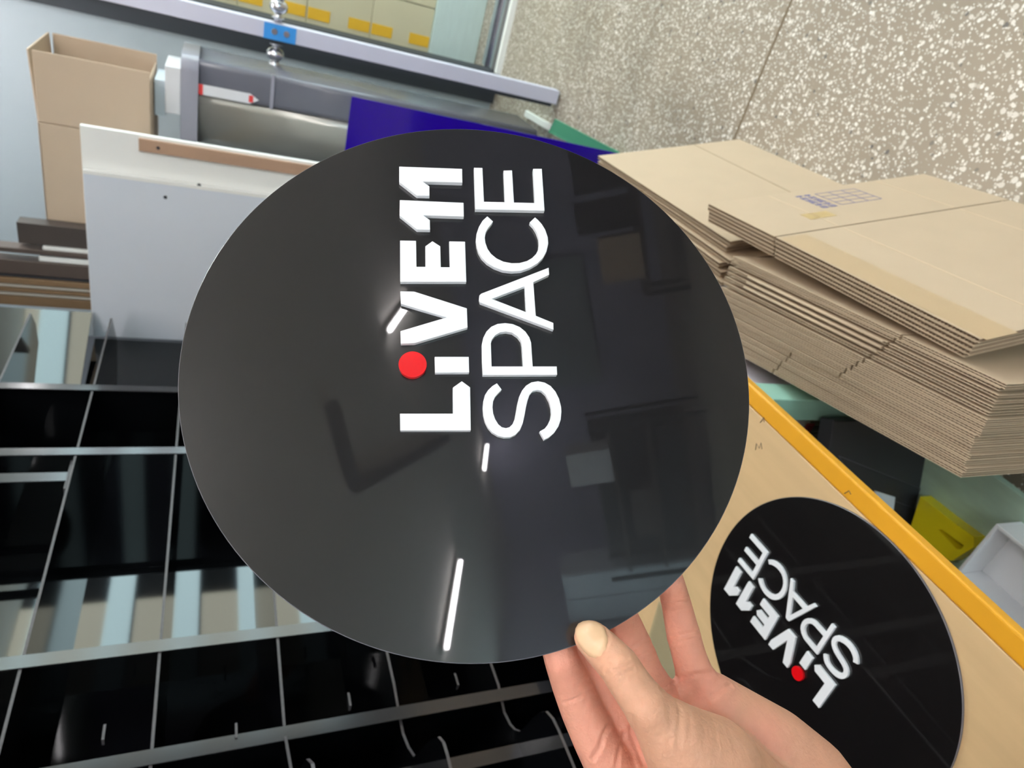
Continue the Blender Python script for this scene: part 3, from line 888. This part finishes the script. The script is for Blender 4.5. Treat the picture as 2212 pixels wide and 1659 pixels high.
make_sign('round_sign', 'large round black acrylic sign held up in the hand', SC, SN, AX, SC)
n2 = np.array([0, 0, 1.0])
c2 = C0 + M @ np.array((2.042, -1.773, 4.549)) * RAD
c2 = np.array([c2[0] - .001, c2[1], TZ + DT + .0003])
d2 = at_z(1722, 1455.5, TZ + DT + LT) - c2
ang = math.atan2(d2[1], d2[0]) - math.atan2(dot[1], dot[0])
ax2 = np.array([math.cos(ang), math.sin(ang), 0])
make_sign('round_sign', 'round black acrylic sign lying on the wooden table beside its yellow edge', c2, n2, ax2, c2)


# ------------------------------------------------------------------ the hand
def wp(px, py, z): return at_d(px, py, z)


def zdisc(px, py, off=0.0):
    """lens depth of the disc's front face under a pixel, moved by off along the face normal."""
    d = ray(px, py); return float(((SC + SN * off - C0) @ SN) / (d @ SN))


def rp(r, z): return r * z / F


chains = {
    'thumb': [(1277, 1378, 37), (1300, 1400, 41), (1338, 1440, 45), (1362, 1478, 46), (1392, 1520, 49), (1425, 1562, 58), (1470, 1610, 84), (1530, 1670, 120), (1590, 1750, 135)],
    'index': [(1192, 1345, 30), (1200, 1385, 34), (1212, 1425, 37), (1233, 1475, 43), (1255, 1530, 46), (1283, 1590, 49), (1318, 1655, 54)],
    'middle': [(1258, 1310, 32), (1266, 1360, 36), (1285, 1430, 38), (1310, 1495, 41), (1345, 1560, 44), (1385, 1620, 50)],
    'ring': [(1318, 1275, 32), (1332, 1310, 35), (1352, 1355, 38), (1373, 1405, 40), (1393, 1455, 41), (1425, 1510, 45), (1460, 1555, 52)],
    'pinky': [(1440, 1225, 26), (1448, 1255, 30), (1460, 1300, 32), (1474, 1362, 36), (1488, 1415, 37), (1502, 1460, 40), (1530, 1510, 50)],
}
depth = {
    'thumb': [None, None, .346, .342, .341, .343, .348, .356, .372],
    'index': [None, None, None, .379, .380, .381, .384],
    'middle': [None, None, .389, .391, .392, .394],
    'ring': [None, None, .396, .398, .399, .400, .400],
    'pinky': [None, None, .403, .405, .404, .403, .402],
}
balls = []      # (centre, radius, chain)
segs_ = []
for k, ch_ in chains.items():
    prev = None
    for (px, py, r), z in zip(ch_, depth[k]):
        if z is None:
            z = zdisc(px, py)
            rr = rp(r, z)
            z = zdisc(px, py, rr - .0001) if k == 'thumb' else zdisc(px, py, -DT - rr - .0001)
        c = wp(px, py, z); rr = rp(r, z)
        if prev is not None: segs_.append((prev, (c, rr), k))
        prev = (c, rr)
# palm and heel of the hand
palm = [(1330, 1665, 58, .388), (1400, 1640, 60, .396), (1470, 1590, 60, .400), (1535, 1512, 58, .402)]
for i in range(3):
    a, b = palm[i], palm[i + 1]
    segs_.append(((wp(a[0], a[1], a[3]), rp(a[2], a[3])), (wp(b[0], b[1], b[3]), rp(b[2], b[3])), 'palm'))
wrist = (1800, 1850, 108, .415)
heel = [(1540, 1515, 60, .402), (1600, 1560, 70, .402), (1675, 1615, 82, .404), (1740, 1690, 100, .408), (1800, 1790, 112, .412)]
mid = [(1440, 1640, 66, .396), (1520, 1660, 84, .396), (1620, 1710, 100, .400), (1720, 1790, 112, .408), wrist]
low = [(1345, 1690, 60, .388), (1440, 1740, 75, .390), (1560, 1800, 95, .396), (1690, 1850, 105, .408), wrist]
arm = [wrist, (1960, 1965, 118, .425), (2160, 2110, 140, .44), (2420, 2300, 165, .46)]
pad = [(1482, 1494, 36, .402), (1548, 1504, 40, .402), (1600, 1545, 55, .402)]
for lst in (heel, mid, low, arm, pad):
    for a, b in zip(lst[:-1], lst[1:]):
        segs_.append(((wp(a[0], a[1], a[3]), rp(a[2], a[3])), (wp(b[0], b[1], b[3]), rp(b[2], b[3])), 'palm' if lst is not arm else 'arm'))
th_base = [(1590, 1750, 135, .372), (1690, 1800, 118, .395)]
a, b = th_base
segs_.append(((wp(a[0], a[1], a[3]), rp(a[2], a[3])), (wp(b[0], b[1], b[3]), rp(b[2], b[3])), 'thenar'))

hb = bmesh.new()
ico = bmesh.new(); bmesh.ops.create_icosphere(ico, subdivisions=3, radius=1.0); icov = np.array([v.co[:] for v in ico.verts]); ico.free()
for (c0_, r0_), (c1_, r1_), k in segs_:
    tmp = bmesh.new()
    for c, r in ((c0_, r0_), (c1_, r1_)):
        for p in icov: tmp.verts.new(tuple(c + p * r))
    res = bmesh.ops.convex_hull(tmp, input=list(tmp.verts))
    junk = [g for g in set(res['geom_interior']) | set(res['geom_unused']) if isinstance(g, bmesh.types.BMVert)]
    bmesh.ops.delete(tmp, geom=junk, context='VERTS')
    tm = bpy.data.meshes.new('tmp'); tmp.to_mesh(tm); tmp.free(); hb.from_mesh(tm); bpy.data.meshes.remove(tm)
hm = bpy.data.meshes.new('hand_raw'); hb.to_mesh(hm); hb.free()
ho = bpy.data.objects.new('hand_raw', hm); S.collection.objects.link(ho)
md = ho.modifiers.new('r', 'REMESH'); md.mode = 'VOXEL'; md.voxel_size = .0011
md = ho.modifiers.new('s', 'SMOOTH'); md.factor = .5; md.iterations = 14
dg = bpy.context.evaluated_depsgraph_get()
hand_me = bpy.data.meshes.new_from_object(ho.evaluated_get(dg)); hand_me.name = 'hand'
bpy.data.objects.remove(ho)
hroot = np.array(wp(1440, 1640, .396))
co = np.empty(len(hand_me.vertices) * 3); hand_me.vertices.foreach_get('co', co); co = co.reshape(-1, 3)
nrm_ = np.empty(len(hand_me.vertices) * 3); hand_me.vertices.foreach_get('normal', nrm_); nrm_ = nrm_.reshape(-1, 3)
bvh = BVHTree.FromPolygons([tuple(p) for p in co], [tuple(p.vertices) for p in hand_me.polygons])


def hit(px, py):
    d = ray(px, py); d = d / np.linalg.norm(d)
    h = bvh.ray_cast(Vector(C0), Vector(d))
    return (np.array(h[0]), np.array(h[1])) if h[0] is not None else (None, None)


# skin creases: shallow grooves along lines of the hand (z4 = traced at 2.765x, origin 1100,1200)
Z4 = lambda pts: [(1100 + x / 2.765, 1200 + y / 2.765) for x, y in pts]
creases = [
    (Z4([(388, 470), (405, 520), (440, 570), (480, 605), (515, 618), (550, 600), (575, 565), (592, 520), (592, 480), (580, 440), (552, 406)]), .0006, .0007),
    (Z4([(575, 700), (600, 655), (650, 630), (710, 615)]), .0007, .0009), (Z4([(580, 735), (620, 690), (680, 665), (730, 640)]), .0006, .0008),
    (Z4([(590, 770), (630, 735), (690, 700), (740, 680)]), .0006, .0008), (Z4([(600, 805), (640, 770), (690, 740)]), .0005, .0008),
    (Z4([(600, 660), (640, 690), (665, 720)]), .0004, .0007),
    (Z4([(330, 880), (390, 860), (440, 830), (500, 800)]), .0006, .001), (Z4([(400, 770), (440, 760), (480, 745)]), .0004, .0009),
    (Z4([(735, 540), (790, 515), (850, 500)]), .0006, .001), (Z4([(770, 610), (830, 585), (880, 570)]), .0005, .001),
    (Z4([(905, 285), (990, 285), (1075, 270)]), .0005, .001), (Z4([(945, 500), (1030, 475), (1140, 450)]), .0007, .001), (Z4([(950, 525), (1040, 510), (1140, 490)]), .0006, .001),
    (Z4([(1000, 725), (1060, 720), (1130, 710), (1205, 700)]), .0009, .0012),
    (Z4([(600, 1000), (560, 1080), (545, 1140), (500, 1210)]), .0009, .0013), (Z4([(690, 1060), (660, 1130), (650, 1200), (640, 1269)]), .0007, .0012),
    (Z4([(1215, 840), (1260, 800), (1320, 780)]), .0009, .0013), (Z4([(900, 800), (960, 770), (1010, 745)]), .0007, .001),
    (Z4([(735, 960), (725, 1060), (760, 1150), (800, 1250)]), .0008, .0013), (Z4([(985, 850), (1010, 950), (1005, 1050), (1010, 1150)]), .0003, .0012),
    (Z4([(1050, 900), (1070, 1000), (1075, 1100)]), .00022, .0012), (Z4([(1190, 900), (1230, 1050), (1240, 1200)]), .00018, .0012),
    (Z4([(1120, 880), (1150, 1000), (1160, 1150)]), .00018, .0012), (Z4([(1280, 960), (1330, 1080), (1360, 1200)]), .00015, .0013),
    (Z4([(1400, 1010), (1460, 1110), (1500, 1200)]), .00015, .0013), (Z4([(940, 900), (955, 1000), (950, 1100)]), .0002, .0012),
    (Z4([(1420, 860), (1520, 930), (1600, 1000), (1660, 1070)]), .0002, .0014), (Z4([(1340, 850), (1450, 900), (1540, 960)]), .0002, .0014),
]
disp = np.zeros(len(co))
for pts, dep_, wid in creases:
    P3 = []
    for (x0, y0), (x1, y1) in zip(pts[:-1], pts[1:]):
        for f in np.linspace(0, 1, 14):
            h, _ = hit(x0 + (x1 - x0) * f, y0 + (y1 - y0) * f)
            if h is not None: P3.append(h)
    if not P3: continue
    P3 = np.array(P3)
    lo = P3.min(0) - .006; hi = P3.max(0) + .006
    idx = np.where(((co > lo) & (co < hi)).all(1))[0]
    dd = np.sqrt(((co[idx][:, None] - P3[None]) ** 2).sum(2).min(1))
    disp[idx] -= dep_ * np.exp(-(dd / wid) ** 2)
    disp[idx] += dep_ * .35 * np.exp(-((dd - wid * 2.2) / wid) ** 2)
# thumb pad of the nail bed and knuckle bulge
def bulge(px, py, amt, rad):
    global disp
    h, _ = hit(px, py)
    if h is not None: disp = disp + amt * np.exp(-(((co - h) ** 2).sum(1)) / rad ** 2)
bulge(1412, 1543, .0022, .008); bulge(1340, 1440, .0008, .006); bulge(1490, 1560, .002, .012); bulge(1545, 1475, .0015, .008)
# broad veins / fine folds of the thumb's ball
co2 = co + nrm_ * np.clip(disp, -.0016, .003)[:, None]
# keep fingers and thumb off the sheet itself
hand_me.vertices.foreach_set('co', (co2 - hroot).ravel())
at_ = hand_me.attributes.new('flush', 'FLOAT', 'POINT')
fl = np.full(len(co), .25)
for (c0_, r0_), (c1_, r1_), k in segs_:
    if k in ('index', 'middle', 'ring', 'pinky'):
        ab = c1_ - c0_; tt = np.clip(((co - c0_) @ ab) / (ab @ ab), 0, 1); dd = np.linalg.norm(co - (c0_ + tt[:, None] * ab), axis=1)
        fl = np.maximum(fl, .85 * np.clip(1.6 - dd / max(r0_, r1_), 0, 1) ** .5)
    elif k in ('thumb', 'thenar'):
        ab = c1_ - c0_; tt = np.clip(((co - c0_) @ ab) / (ab @ ab), 0, 1); dd = np.linalg.norm(co - (c0_ + tt[:, None] * ab), axis=1)
        m_ = dd < max(r0_, r1_) * 1.06
        fl[m_] = np.minimum(fl[m_], .12)
heelc = wp(1640, 1590, .39)
fl = np.maximum(fl, .7 * np.exp(-((co - heelc) ** 2).sum(1) / .02 ** 2) * (fl > .13))
at_.data.foreach_set('value', fl)
hand_me.update()
hand_me.materials.clear(); hand_me.materials.append(SKIN)
for p in hand_me.polygons: p.use_smooth = True
hand = bpy.data.objects.new('hand', hand_me); S.collection.objects.link(hand)
hand.location = tuple(hroot); hand['_w'] = tuple(hroot)
tag(hand, 'bare left hand gripping the lower edge of the held round sign', 'hand')
# thumb nail
co3 = co2
bvh = BVHTree.FromPolygons([tuple(p) for p in co3], [tuple(p.vertices) for p in hand_me.polygons])
nail_o = Z4([(388, 470), (392, 435), (410, 405), (440, 390), (475, 385), (515, 390), (550, 408), (575, 440), (588, 480), (590, 520), (575, 565), (550, 600), (515, 618), (480, 605), (440, 570), (405, 520)])
cxn = np.mean([p[0] for p in nail_o]); cyn = np.mean([p[1] for p in nail_o])
NR, NS = 7, len(nail_o) * 2
ol_ = []
for i in range(len(nail_o)):
    p, q = nail_o[i], nail_o[(i + 1) % len(nail_o)]
    ol_ += [p, ((p[0] + q[0]) / 2, (p[1] + q[1]) / 2)]
top_ = []
c_h, c_n = hit(cxn, cyn)
ok = True
rows_ = [[None] * NS for _ in range(NR + 1)]
for i in range(NR + 1):
    f = i / NR
    for k in range(NS):
        h, n = hit(cxn + (ol_[k][0] - cxn) * f, cyn + (ol_[k][1] - cyn) * f)
        if h is None:
            h, n = rows_[i - 1][k] if rows_[i - 1][k] is not None else (c_h, c_n)
        rows_[i][k] = (h, n)
nb = MB(); vs = []; fs = []
for i in range(NR + 1):
    for k in range(NS):
        h, n = rows_[i][k]; f = i / NR
        vs.append(h + n * (.0009 if f < .9 else -.0002))
for i in range(NR):
    for k in range(NS):
        fs.append((i * NS + k, i * NS + (k + 1) % NS, (i + 1) * NS + (k + 1) % NS, (i + 1) * NS + k))
nb.add(vs, fs, True)
nb.build('thumb_nail', NAIL, hand)

# ------------------------------------------------------------------ furniture across the hall (seen as reflections)
t = thing('storage_rack', (6.6, -3.1, 0), 'dark steel shelving across the hall behind the camera', 'shelving')
for xx in (6.3, 6.8):
    for yy in (-4.15, -2.25):
        MB().box(xx - .02, xx + .02, yy - .02, yy + .02, 0, 1.3).build('post', DARKGAP, t)
for zz in (.2, .62, 1.04):
    MB().box(6.34, 6.76, -4.1, -2.3, zz, zz + .04).build('shelf_board', BROWN, t)
MB().box(6.77, 6.78, -4.1, -2.3, .2, 1.28).build('rear_panel', BLACKBOX, t)
for yy, zz, h_, wd, m_, lb in ((-2.6, .24, .3, .22, BLACKBOX, 'black carton on the lowest board of the dark shelving'), (-3.4, .66, .28, .3, BROWN, 'brown carton on the middle board of the dark shelving'),
                           (-2.75, 1.08, .5, .2, PAPER, 'white box on top of the dark shelving')):
    tag(MB().box(6.4, 6.7, yy - wd, yy + wd, zz + .002, zz + h_).build('stored_carton', m_, bevel=.004), lb, 'box')
t = thing('locker', (6.9, -4.45, 0), 'tall pale steel locker across the hall beside the dark shelving', 'locker')
MB().box(6.6, 7.1, -4.9, -4.2, 0, 1.9).build('body', WHITEB, t, bevel=.004)
MB().box(6.585, 6.598, -4.88, -4.56, .05, 1.86).build('door', WHITEB, t, bevel=.002); MB().box(6.585, 6.598, -4.54, -4.22, .05, 1.86).build('door', WHITEB, t, bevel=.002)
t = thing('side_bench', (6.7, -.1, 0), 'low dark bench across the hall carrying cartons', 'bench')
MB().box(6.35, 6.95, -.95, .95, .40, .44).build('bench_top', BROWN, t, bevel=.002)
for yy in (-.9, .9):
    for xx in (6.4, 6.9):
        MB().box(xx - .025, xx + .025, yy - .025, yy + .025, 0, .40).build('leg', DARKGAP, t)
for x0, x1, y0, y1, z1, m_, lb in ((6.38, 6.7, -.72, -.26, .86, CARD2, 'tan carton on the low bench across the hall'), (6.45, 6.8, -.20, .12, 1.05, BLACKBOX, 'black box standing on the low bench'),
                               (6.4, 6.75, .20, .85, 1.02, DARKGAP, 'wide dark box on the low bench across the hall')):
    tag(MB().box(x0, x1, y0, y1, .442, z1).build('stored_carton', m_, bevel=.004), lb, 'box')
tag(MB().box(8.44, 8.47, -2.4, -.6, 1.0, 2.1).build('notice_panel', WALLG, bevel=.004), 'pale notice panel on the right hand wall across the hall', 'panel')

for o in list(S.objects):
    if '_w' in o: del o['_w']
